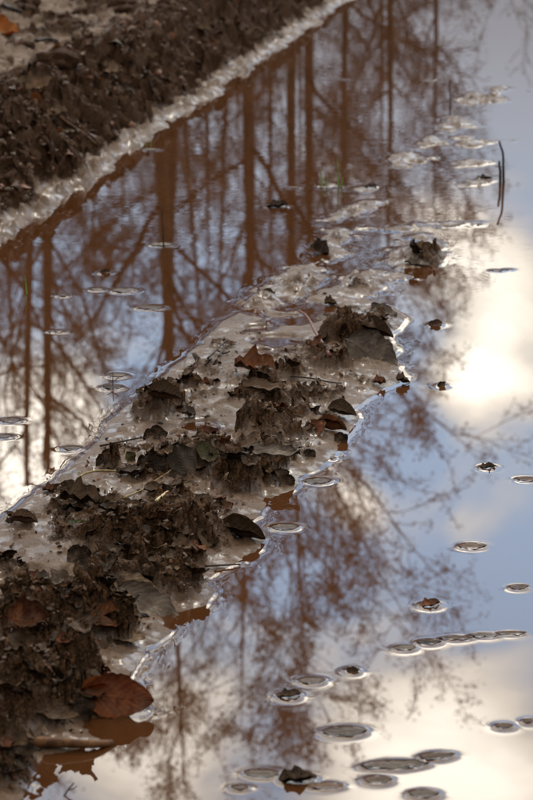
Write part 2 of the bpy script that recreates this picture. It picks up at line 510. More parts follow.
def ridge(X, Y):
    """height and litter amount of the mud ridge, water level = 0"""
    rag = 0.014 * fbm(X, Y, 0.07, 4, 3) + 0.005 * gnoise(X / 0.012, Y / 0.016, 91)
    s = polydist(X, Y, RIDGE)
    body = s.copy()
    for poly in ISLETS:
        xs = [q[0] for q in poly]; ys = [q[1] for q in poly]
        k = (X > min(xs) - .2) & (X < max(xs) + .2) & (Y > min(ys) - .2) & (Y < max(ys) + .2)
        if k.any():
            s[k] = np.maximum(s[k], polydist(X[k], Y[k], poly))
    rag = rag * (1 + 1.3 * sstep(-0.02, -0.08, body))
    s = s + rag * np.clip(0.35 + np.abs(s) / 0.03, 0.35, 1.0)
    lit = np.zeros_like(X); up = np.zeros_like(X)
    for mx, my, mw, mh, ml in MOUNDS_W:
        k = (np.abs(X - mx) < mw * 2.2) & (np.abs(Y - my - mw * 0.35) < mw * 2.8)
        if not k.any(): continue
        x_, y_ = X[k], Y[k]
        dx = (x_ - mx) / mw; dy = (y_ - my - mw * 0.35) / (mw * 1.25)
        wob = 0.5 * fbm(x_ + mx * 9, y_, mw * 0.8, 3, 55)
        r = np.sqrt(dx * dx + dy * dy) + wob
        g = sstep(1.2, 0.15, r) ** 0.8
        u_ = up[k]
        up[k] = np.maximum(u_, mh * g) + 0.25 * mh * g * (u_ > 0)
        lit[k] = np.maximum(lit[k], ml * sstep(1.25, 0.7, r))
    lit = np.clip(lit + 0.8 * sstep(0.0, 0.4, fbm(X, Y, 0.13, 4, 21)) * sstep(0.02, 0.07, s), 0, 1)
    pat = 0.42 + 0.24 * sstep(5.0, 4.3, Y)
    lit = lit * (pat + (1 - pat) * sstep(-0.15, 0.30, fbm(X, Y, 0.075, 4, 25)))
    inn = sstep(0.0, 0.05, s)
    f1, f2, cid = worley(X + 0.01 * gnoise(X / .03, Y / .03, 5), Y + 0.01 * gnoise(X / .03, Y / .03, 6), 0.058, 31)
    clod = (np.sqrt(np.clip(f2 - f1, 0, 1)) * (0.3 + cid)) * 0.022
    g1, g2, gid = worley(X + 0.004 * gnoise(X / .012, Y / .012, 8), Y, 0.017, 47)
    clod2 = np.sqrt(np.clip(g2 - g1, 0, 1)) * (0.3 + gid) * 0.007
    rough = ridged(X, Y, 0.03, 3, 71) * 0.0065 + ridged(X, Y, 0.010, 2, 72) * 0.0022
    low = 0.008 * (1 - np.exp(-np.clip(s, 0, 1) / 0.018)) + 0.011 * sstep(0.03, 0.22, body)
    silt = 0.0045 * fbm(X, Y, 0.06, 4, 9) + 0.0012 * gnoise(X / .008, Y / .012, 12) + 0.006 * sstep(0.25, 0.6, gnoise(X / .022, Y / .03, 15))
    h = low + inn * (silt + up + lit * (clod + clod2 + rough - 0.008) + 0.017 * np.minimum(lit + up * 14, 1) * fbm(X, Y, 0.05, 4, 33))
    for cx, cy, rx, ry in POOLS_W:
        r = np.hypot((X - cx) / rx, (Y - cy) / ry) + 0.3 * gnoise(X / .04, Y / .05, 66)
        h = h - (h - 0.007) * sstep(3.2, 1.3, r) * sstep(0.060, 0.030, h) * (h > 0.007)
        h = h - (h + 0.006) * sstep(1.25, 0.75, r) * sstep(0.075, 0.045, h)
    under = np.maximum(1.0 * s, -0.16)
    h = np.where(s > 0, h, under)
    return h, lit


AA = np.arange(-0.22, 0.1351, 0.00034)
YY = geom(2.3, 14.2, 0.00148)
A_, YG = np.meshgrid(AA, YY)
XG = A_ * YG
HR, LR = ridge(XG, YG)


def ridge_z(x, y):
    i = min(max(int(np.searchsorted(YY, y)), 0), len(YY) - 1)
    j = min(max(int(round((x / y + 0.22) / 0.00034)), 0), len(AA) - 1)
    return float(HR[i, j])


# bank: foot line runs parallel to the ridge
BK0 = at(0, 243); BK1 = at(338, 6)
bdir = (BK1 - BK0).normalized(); bnor = Vector((-bdir.y, bdir.x, 0))   # points to the land


def bank(X, Y):
    t = (X - BK0.x) * bnor.x + (Y - BK0.y) * bnor.y
    u = (X - BK0.x) * bdir.x + (Y - BK0.y) * bdir.y
    t = t + 0.045 * fbm(u, t * 0.3, 0.45, 3, 101) + 0.024 * fbm(X, Y, 0.10, 4, 102)
    low = 0.012 * (1 - np.exp(-np.clip(t, 0, 9) / 0.015)) + 0.05 * np.clip(t, 0, 0.2) + sstep(0, .03, t) * (0.020 * sstep(0.05, 0.55, fbm(X, Y, 0.055, 4, 171)) + 0.006 * fbm(X, Y, 0.03, 2, 172))
    foot = 0.064 + 0.035 * fbm(u, 0 * u, 0.3, 2, 111)
    face = sstep(foot - 0.005, foot + 0.24, t) ** 0.8
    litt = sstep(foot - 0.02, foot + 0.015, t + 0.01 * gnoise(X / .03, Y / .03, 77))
    f1, f2, cid = worley(X, Y, 0.12, 131)
    g1, g2, gid = worley(X + .01 * gnoise(X / .03, Y / .03, 9), Y, 0.05, 132)
    clod = np.sqrt(np.clip(f2 - f1, 0, 1)) * (0.1 + cid) * 0.045 + np.sqrt(np.clip(g2 - g1, 0, 1)) * (0.2 + gid) * 0.020
    rough = ridged(X, Y, 0.07, 4, 133) * 0.017 + ridged(X, Y, 0.02, 2, 134) * 0.006
    crest = 0.178 + 0.03 * fbm(u, t, 0.5, 2, 112)
    top = sstep(foot + 0.24, foot + 0.48, t)
    # behind the crest: wet flat ground with clods and standing water
    cm = sstep(0.10, 0.55, fbm(X, Y * 1.0, 0.42, 3, 140))
    flat_l = 0.9 * cm
    h = low + face * crest + litt * (1 - top) * (clod + rough + 0.035 * fbm(X, Y, 0.16, 4, 135) - 0.03) + top * (cm * (clod * 0.8 + rough * 0.8) - 0.045 + 0.085 * np.clip(t - 0.4, 0, 4) + 0.008 * fbm(X, Y, 0.25, 3, 150))
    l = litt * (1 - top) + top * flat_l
    far = sstep(3.6, 4.6, t)
    h = h * (1 - far) + 0.10 * far
    h = np.where(t > 0, h, np.maximum(0.8 * t, -0.2))
    return h, l


def bank_z(x, y):
    return float(bank(np.array([x]), np.array([y]))[0][0])


def grid_mesh(name, aa, yy, fn, zmin, ZL=None, jx=0.011):
    """height field on a fan of cells that are about as fine as the eye can tell; cells below zmin are left out"""
    A, Yg = np.meshgrid(aa, yy)
    X = A * Yg
    Z, L = ZL if ZL else fn(X, Yg)
    # crumbly overhangs where there is litter
    jit = np.clip(L, 0, 1) * sstep(0.004, 0.02, Z) * jx
    X2 = X + jit * fbm(X + 0.7 * Z, Yg * 0.8 + 0.9 * Z, 1.6 * jx, 2, 301)
    Y2 = Yg + jit * fbm(X * 0.9 - 0.8 * Z, Yg + 0.5 * Z, 1.6 * jx, 2, 302)
    V = np.stack([X2.ravel(), Y2.ravel(), Z.ravel()], 1)
    ny, nx = A.shape
    idx = np.arange(ny * nx).reshape(ny, nx)
    keep = np.maximum.reduce([Z[:-1, :-1], Z[1:, :-1], Z[:-1, 1:], Z[1:, 1:]]) > zmin
    F = np.stack([idx[:-1, :-1], idx[:-1, 1:], idx[1:, 1:], idx[1:, :-1]], -1)[keep]
    V, F, used = compact(V, F)
    me = np_mesh(name, V, F)
    at_ = me.attributes.new('litter', 'FLOAT', 'POINT')
    at_.data.foreach_set('value', L.ravel()[used].astype(np.float32))
    return me


me = grid_mesh('mud_ridge', AA, YY, ridge, -0.03, (HR, LR))
o = tag(obj('mud_ridge', me, M['mud']), 'low ridge of wet brown mud between two flooded ruts', None, kind='structure')
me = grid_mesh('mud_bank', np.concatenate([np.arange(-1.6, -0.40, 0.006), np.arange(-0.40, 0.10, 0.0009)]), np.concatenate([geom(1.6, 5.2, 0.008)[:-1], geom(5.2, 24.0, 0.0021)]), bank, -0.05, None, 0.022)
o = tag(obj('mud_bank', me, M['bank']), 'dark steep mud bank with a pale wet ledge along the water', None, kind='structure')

# ------------------------------------------------------------------ forest floor to the horizon
def ground(X, Y):
    t = (X - BK0.x) * bnor.x + (Y - BK0.y) * bnor.y
    basin = np.maximum.reduce([sstep(2.6, 3.4, t), sstep(6.0, 7.5, X + 0.15 * Y), sstep(17.0, 19.0, Y), sstep(1.6, 0.6, Y)])
    return -0.22 + basin * (0.36 + 0.06 * fbm(X, Y, 3.0, 3, 200) + 0.8 * fbm(X, Y, 60.0, 2, 210) * sstep(20, 80, np.hypot(X, Y)))


rr = np.concatenate([np.arange(0.2, 26, 0.35), geom(26, 900, 0.06)])
th = np.linspace(0, 2 * math.pi, 145)
Rg, Tg = np.meshgrid(rr, th)
Xg = Rg * np.sin(Tg); Yg = Rg * np.cos(Tg)
Zg = ground(Xg, Yg)
V = np.stack([Xg.ravel(), Yg.ravel(), Zg.ravel()], 1)
idx = np.arange(V.shape[0]).reshape(Rg.shape)
F = np.stack([idx[:-1, :-1], idx[1:, :-1], idx[1:, 1:], idx[:-1, 1:]], -1).reshape(-1, 4)
tag(obj('ground', np_mesh('ground', V, F[:, ::-1]), M['ground']), 'brown forest floor around the flooded track', None, kind='structure')

# ------------------------------------------------------------------ floating leaves: one table feeds both the leaves and the water around them
# px, py, half length px, half depth px, turn deg, material, kind, label
FLOAT = [
    (430, 606, 11, 5, 20, 'red', 'curled', 'red brown star shaped leaf curling up from the water above the long floating strip'),
    (352, 672, 8, 4, -30, 'dark', 'upright', 'dark leaf fragment standing on edge in the water with its mirror image'),
    (289, 697, 12, 5, 10, 'dark', 'curled', 'dark crumpled leaf in a bright double ring under the reflected crown'),
    (312, 682, 13, 3.5, 5, 'grey', 'flat', 'flat grey oval leaf ringed by water above the dark crumpled one'),
    (405, 649, 11, 2.5, 8, 'grey', 'flat', 'pale end leaf of the long floating strip, nearest the reflected crown'),
    (429, 643, 13, 2.6, 8, 'dark', 'flat', 'dark knobbly second leaf of the long floating strip'),
    (456, 639, 17, 1.9, 4, 'brown', 'flat', 'brown middle leaf of the long floating strip'),
    (485, 636, 16, 1.7, 3, 'grey', 'flat', 'thin grey fourth leaf of the long floating strip'),
    (511, 634, 15, 1.5, 3, 'brown', 'flat', 'thin brown outermost leaf of the long floating strip'),
    (472, 547, 14, 3, 2, 'brown', 'flat', 'lone brown oval leaf floating flat in blue sky reflection'),
    (519, 588, 10, 4, 16, 'brown', 'flat', 'lone oval leaf near the right edge between two cloud reflections'),
    (488, 468, 8, 3, 0, 'dark', 'curled', 'small dark curled leaf floating on the bright cloud reflection edge'),
    (527, 480, 11, 3, -8, 'dark', 'flat', 'blackish leaf cut by the right edge of the view'),
    (345, 733, 22, 5, 8, 'grey', 'flat', 'broad grey oval leaf floating below the reflected crown'),
    (395, 766, 34, 4.5, 7, 'grey', 'flat', 'long grey curved leaf lying on the cream reflection near the bottom'),
    (437, 757, 18, 3.5, 14, 'brown', 'flat', 'slim brown leaf at the right tip of the long grey curved leaf'),
    (378, 781, 14, 4, 4, 'brown', 'flat', 'short brown oval leaf just below the long grey curved leaf'),
    (424, 795, 15, 4.5, 4, 'grey', 'flat', 'grey oval leaf at the bottom edge, right of the others'),
    (298, 781, 19, 5, -4, 'dark', 'curled', 'large black crumpled leaf floating at the bottom edge'),
    (325, 787, 18, 3.0, 0, 'brown', 'flat', 'flat brown leaf touching the large black crumpled leaf'),
    (262, 775, 17, 4, -4, 'grey', 'flat', 'pale grey leaf left of the large black crumpled leaf'),
    (240, 789, 8, 3, 0, 'grey', 'flat', 'small pale leaf scrap by the bottom edge, leftmost of the floating ones'),
    (504, 727, 9, 3.5, 4, 'dark', 'flat', 'dark leaf near the right edge on cream cloud reflection'),
    (530, 722, 8, 3, 8, 'dark', 'flat', 'dark leaf cut by the right edge on cream cloud reflection'),
    (441, 386, 6, 2.5, 0, 'dark', 'upright', 'tiny dark leaf bit standing in the white glare'),
    (435, 325, 8, 2.5, 0, 'dark', 'upright', 'tiny dark leaf bit floating above the white glare'),
    (497, 271, 7, 1.6, 0, 'brown', 'flat', 'sliver of leaf floating far right below the two twigs'),
    (508, 270, 5, 1.4, 0, 'brown', 'flat', 'smaller sliver of leaf at the far right below the two twigs'),
    (484, 180, 8, 2, 0, 'dark', 'curled', 'dark leaf bit between the tall twigs and the silt patches'),
    (105, 273, 6, 2.0, 0, 'dark', 'upright', 'small dark star of leaf standing in the left rut'),
    (97, 290, 7, 1.8, 0, 'grey', 'flat', 'small grey leaf below the dark star in the left rut'),
    (125, 291, 13, 2.4, 10, 'grey', 'flat', 'slim pale leaf pointing at the paired trunk reflections'),
    (150, 308, 14, 3.2, -8, 'brown', 'flat', 'broad leaf lying across the paired trunk reflections'),
    (63, 296, 6, 1.6, 0, 'grey', 'flat', 'tiny pale leaf beside the reflected left trunks'),
    (59, 332, 5, 1.6, 0, 'grey', 'flat', 'tiny leaf floating right of the reflected left trunks'),
    (113, 388, 10, 2.2, 0, 'dark', 'flat', 'small leaf with a sprig, floating by the ridge on pale cloud reflection'),
    (118, 376, 9, 1.6, 0, 'grey', 'flat', 'thin pale sliver just above the leaf with the sprig'),
    (10, 421, 11, 2.2, 0, 'brown', 'flat', 'brown leaf at the left edge on bright cloud reflection'),
    (4, 437, 8, 2.6, 0, 'grey', 'flat', 'grey leaf at the left edge below the brown one'),
    (72, 449, 9, 2.0, 4, 'grey', 'flat', 'thin ringed leaf close to the left shore of the ridge'),
    (277, 207, 11, 2.6, 0, 'dark', 'curled', 'black crumpled leaf in the rut above the ridge'),
    (162, 245, 12, 1.8, 0, 'grey', 'flat', 'pale sliver at the foot of the upright twig in the left rut'),
    (371, 187, 6, 2.2, 0, 'dark', 'curled', 'dark knob of leaf right of the green grass'),
    (295, 188, 6, 1.3, 0, 'grey', 'flat', 'pale sliver left of the green grass'),
    (329, 459, 7, 2.2, 0, 'grey', 'flat', 'thin ring of leaf hugging the right shore of the ridge'),
    (318, 482, 14, 2.6, 8, 'grey', 'flat', 'long ringed leaf just off the right shore of the ridge'),
    (285, 528, 14, 3.0, 4, 'grey', 'flat', 'ringed leaf at the tip of the small inlet'),
    (152, 150, 9, 1.4, 0, 'grey', 'flat', 'pale sliver off the bank ledge'),
    (345, 80, 5, 1.2, 0, 'grey', 'flat', 'pale speck drifting far out near the top'),
    (430, 80, 5, 1.2, 0, 'grey', 'flat', 'pale speck far out left of the tail of silt patches'),
    (300, 345, 4, 1.6, 0, 'dark', 'flat', 'black fleck in the pool on the ridge'),
]
fl_w = []
for px, py, hl, hd, turn, mat, kind, label in FLOAT:
    c = at(px, py)
    a = hl * mpp(px, py)
    b = (at(px, py - hd) - at(px, py + hd)).length / 2
    b = min(b, a * 0.95) if kind != 'flat' else min(b, a * 0.7)
    fl_w.append((c.x, c.y, a, b, R(turn)))

# ------------------------------------------------------------------ water
nb = 12
j0 = int(0.085 / 0.00034)
i0w = int(np.searchsorted(YY, 2.72))
ja = (len(AA) - j0 - 1) // nb * nb + 1 + j0
ia = (len(YY) - i0w - 1) // nb * nb + 1 + i0w
AW = AA[j0:ja]; YYw = YY[i0w:ia]
X = XG[i0w:ia, j0:ja]; Yg = YG[i0w:ia, j0:ja]
hr = HR[i0w:ia, j0:ja]
gy, gx = np.gradient(hr)
dY = np.gradient(YYw)[:, None]; dX = 0.00034 * Yg
slope = np.sqrt((gx / dX) ** 2 + (gy / dY) ** 2) + 0.12
dsh = np.clip(-hr / slope, -0.004, 1)
Zw = 0.0012 * np.exp(-np.clip(dsh, 0, 1) / 0.0036)
Zw = np.where(dsh > 0.045, 0, Zw)
for _ in range(2):
    Zw[1:-1, :] = (Zw[:-2, :] + 2 * Zw[1:-1, :] + Zw[2:, :]) / 4
    Zw[:, 2:-2] = (Zw[:, :-4] + 2 * Zw[:, 1:-3] + 3 * Zw[:, 2:-2] + 2 * Zw[:, 3:-1] + Zw[:, 4:]) / 9
Zw[np.abs(Zw) < 1e-5] = 0
for cx, cy, a, b, tr in fl_w:
    lim = a * 1.2 + 0.06
    i0, i1 = np.searchsorted(YYw, [cy - lim, cy + lim])
    i0 = max(i0 - 1, 0); i1 = min(i1 + 1, len(YYw))
    if i0 >= i1: continue
    Xs = X[i0:i1]; Ys = Yg[i0:i1]
    ct, st = math.cos(tr), math.sin(tr)
    qx = ((Xs - cx) * ct + (Ys - cy) * st); qy = (-(Xs - cx) * st + (Ys - cy) * ct)
    r = np.sqrt((qx / a) ** 2 + (qy / b) ** 2) + 1e-6
    d = (r - 1) * np.sqrt(qx ** 2 + qy ** 2) / r
    e = 0.0018 * np.exp(-np.clip(d, 0, 1) / 0.0040) * sstep(0.030, 0.015, d)
    e = np.where(d < -0.003, 0.0019 * np.exp(-(-d - 0.003) / 0.004) - 0.0012 * sstep(-0.003, -0.008, d), e)   # under the leaf the skin is pressed down
    Zw[i0:i1] = np.where(np.abs(e) > np.abs(Zw[i0:i1]), e, Zw[i0:i1])
Zw[[0, -1], :] = 0; Zw[:, [0, -1]] = 0
ny, nx = X.shape
idx = np.arange(ny * nx).reshape(ny, nx)
by, bx = (ny - 1) // nb, (nx - 1) // nb
act = np.zeros((by, bx), bool)
act_z = np.abs(Zw) > 2e-6
for i in range(nb + 1):
    for j in range(nb + 1):
        act |= act_z[i:i + by * nb:nb, j:j + bx * nb:nb][:by, :bx]
full = np.repeat(np.repeat(act, nb, 0), nb, 1)
Ff = np.stack([idx[:-1, :-1], idx[:-1, 1:], idx[1:, 1:], idx[1:, :-1]], -1)[full]
ic = idx[::nb, ::nb]
Fc = np.stack([ic[:-1, :-1], ic[:-1, 1:], ic[1:, 1:], ic[1:, :-1]], -1)[~act]
V = np.stack([X.ravel(), Yg.ravel(), Zw.ravel()], 1)
# the rest of the flooded rut around the finely built piece
ex = np.array([(AW[0] * YYw[0], YYw[0], 0), (AW[-1] * YYw[0], YYw[0], 0), (AW[-1] * YYw[-1], YYw[-1], 0), (AW[0] * YYw[-1], YYw[-1], 0),
               (-9, 0.9, 0), (9, 0.9, 0), (9, 20, 0), (-9, 20, 0)])
k = len(V)
V = np.concatenate([V, ex])
Fo = np.array([[k + 4, k + 5, k + 1, k], [k + 5, k + 6, k + 2, k + 1], [k + 6, k + 7, k + 3, k + 2], [k + 7, k + 4, k, k + 3]])
F = np.concatenate([Ff, Fc, Fo])
V, F, _ = compact(V, F)
tag(obj('water', np_mesh('water', V, F), M['water']), 'still muddy brown water mirroring trees and sky', None, kind='structure')
print('water tris', len(F) * 2)

# ------------------------------------------------------------------ leaves
def leaf_mesh(name, nu=12, nv=6, shape='ovate', curl=0.3, bend=0.2, crumple=0.06, thick=0.012, seed=0, stem=0.0, W=0.45):
    """unit leaf along X (-0.5..0.5), width along Y, a closed thin body with its own thickness"""
    rs = np.random.RandomState(seed)
    o1, o2, o3, o4 = rs.rand(4) * 10
    us = np.linspace(0, 1, nu + 1)
    V = []; UV = []
    for layer in (0, 1):
        for i, u in enumerate(us):
            wd = math.sin(math.pi * min(max(u, 0.0), 1.0) ** 0.85) ** 0.75 if 0 < u < 1 else 0.0
            if shape == 'lobed':
                wd *= 0.86 + 0.13 * math.sin(u * 17 + o1) + 0.06 * math.sin(u * 31 + o2)
            elif shape == 'ragged':
                wd *= 0.85 + 0.16 * math.sin(u * 9 + o1) + 0.10 * math.sin(u * 23 + o2)
            elif shape == 'flat':
                wd *= 0.90 + 0.12 * math.sin(u * 7 + o1) + 0.06 * math.sin(u * 19 + o2)
            elif shape == 'serrate':
                wd *= 0.97 + 0.03 * math.sin(u * 23 + o1) + 0.025 * ((i % 2) * 2 - 1)
            wd = max(wd, 0.03) * W
            for j in range(nv + 1):
                v = j / nv * 2 - 1
                edge = 1 + (0.07 * math.sin(u * 19 + v * 5 + o2) if shape in ('ragged', 'lobed') else 0.0)
                y = v * wd * edge
                x = u - 0.5
                z = curl * (v * v) * wd + bend * ((u - 0.5) ** 2) * 1.2
                z += crumple * (math.sin(u * 9 + v * 3 + o3) * math.cos(v * 4 - u * 5 + o4) + 0.5 * math.sin(u * 21 + o1) * v)
                z += 0.02 * (1 - abs(v)) ** 4
                V.append((x, y, z - layer * thick)); UV.append((u, j / nv))
    V = np.array(V)
    m = nv + 1; n1 = (nu + 1) * m
    idx = np.arange(n1).reshape(nu + 1, m)
    top = np.stack([idx[:-1, :-1], idx[1:, :-1], idx[1:, 1:], idx[:-1, 1:]], -1).reshape(-1, 4)
    bot = top[:, ::-1] + n1
    ring = list(idx[:, 0]) + list(idx[-1, 1:]) + list(idx[::-1, -1][1:]) + list(idx[0, ::-1][1:-1])
    side = np.array([[ring[i], ring[i] + n1, ring[(i + 1) % len(ring)] + n1, ring[(i + 1) % len(ring)]] for i in range(len(ring))])
    F = np.concatenate([top, bot, side[:, ::-1]])
    me = np_mesh(name, V, F)
    uvl = me.uv_layers.new(name='UVMap')
    UV = np.array(UV, dtype=np.float32)
    uvl.data.foreach_set('uv', UV[F.ravel()].ravel())
    return me


def tube_arrays(pts, rad, sides=6, cap=True):
    pts = [Vector(p) for p in pts]
    V = []; F = []
    n = len(pts)
    ref = Vector((0.31, 0.17, 0.93)).normalized()
    for i, p in enumerate(pts):
        d = (pts[min(i + 1, n - 1)] - pts[max(i - 1, 0)]).normalized()
        a = d.cross(ref)
        if a.length < 0.1:
            a = d.cross(Vector((1, 0, 0)))
        a.normalize(); b = d.cross(a)
        for k in range(sides):
            t = 2 * math.pi * k / sides
            V.append(p + (a * math.cos(t) + b * math.sin(t)) * rad[i])
    for i in range(n - 1):
        for k in range(sides):
            k2 = (k + 1) % sides
            F.append((i * sides + k, i * sides + k2, (i + 1) * sides + k2, (i + 1) * sides + k))
    return V, F


def tube_mesh(name, lines, sides=6):
    V = []; F = []; T = []
    for pts, rad in lines:
        v, f = tube_arrays(pts, rad, sides)
        o_ = len(V)
        V += v; F += [tuple(i + o_ for i in q) for q in f]
        F.append(tuple(o_ + i for i in range(sides))[::-1])
        F.append(tuple(o_ + len(v) - sides + i for i in range(sides)))
    me = bpy.data.meshes.new(name)
    me.from_pydata([tuple(v) for v in V], [], F)
    for p in me.polygons: p.use_smooth = True
    return me


def smooth_line(pts, n=10):
    """Catmull-Rom through points"""
    P_ = [Vector(p) for p in pts]
    P_ = [2 * P_[0] - P_[1]] + P_ + [2 * P_[-1] - P_[-2]]
    out = []
    for i in range(1, len(P_) - 2):
        for k in range(n):
            t = k / n
            p0, p1, p2, p3 = P_[i - 1:i + 3]
            out.append(0.5 * ((2 * p1) + (p2 - p0) * t + (2 * p0 - 5 * p1 + 4 * p2 - p3) * t * t + (3 * p1 - p0 - 3 * p2 + p3) * t ** 3))
    out.append(P_[-2])
    return out


LEAFLIB = {}


def leaf_lib(kind, k):
    key = (kind, k)
    if key not in LEAFLIB:
        q = {'flat': dict(nu=18, nv=6, shape='flat', curl=0.05, bend=0.02, crumple=0.02, thick=0.006, W=0.46),
             'curled': dict(nu=12, nv=6, shape='lobed', curl=1.1, bend=0.5, crumple=0.10, W=0.42),
             'upright': dict(nu=10, nv=5, shape='ragged', curl=0.5, bend=-0.3, crumple=0.08, W=0.40),
             'litter': dict(nu=9, nv=4, shape='flat', curl=0.7, bend=0.5, crumple=0.08, W=0.36),
             'ovate': dict(nu=18, nv=6, shape='serrate', curl=0.35, bend=0.25, crumple=0.045, W=0.34),
             'rolled': dict(nu=14, nv=8, shape='ovate', curl=1.6, bend=0.2, crumple=0.03, W=0.25)}[kind]
        LEAFLIB[key] = leaf_mesh('leaf_' + kind, seed=hash((kind, k)) % 1000 if False else k * 37 + len(kind) * 11, **q)
    return LEAFLIB[key]


MATMESH = {}


def leaf_obj(name, kind, k, mat, loc, size, rot, zs=1.0, ys=1.0):
    key = (kind, k, mat)
    if key not in MATMESH:
        me = leaf_lib(kind, k).copy()
        me.materials.clear(); me.materials.append(M[mat])
        MATMESH[key] = me
    o = bpy.data.objects.new(name, MATMESH[key])
    C.objects.link(o)
    o.location = loc
    o.rotation_euler = rot
    o.scale = (size, size * ys, size * zs)
    return o


for i, (px, py, hl, hd, turn, mat, kind, label) in enumerate(FLOAT):
    x, y, a, b, tr = fl_w[i]
    L = 2 * a
    if kind == 'flat':
        o = leaf_obj('floating_leaf', 'flat', i % 4, mat, (x, y, 0.0022), L, (0, 0, tr), 0.6, 2 * b / L)
    elif kind == 'curled':
        o = leaf_obj('floating_leaf', 'curled', i % 5, mat, (x, y, 0.001), L, (R(8), R(-6), tr), 0.55, 0.8)
    else:
        o = leaf_obj('floating_leaf', 'upright', i % 4, mat, (x, y, L * 0.12), L * 0.95, (R(62), R(-35 + (i * 23) % 50), tr), 0.8, 0.7)
    tag(o, label, 'leaf', 'dead leaves floating on the puddle')


def on_mud(px, py):
    """the point of the mud seen at a pixel"""
    z = 0.02
    for _ in range(14):
        p = at(px, py, z)
        z = 0.5 * z + 0.5 * max(ridge_z(p.x, p.y), 0.0)
    p = at(px, py, z)
    return p


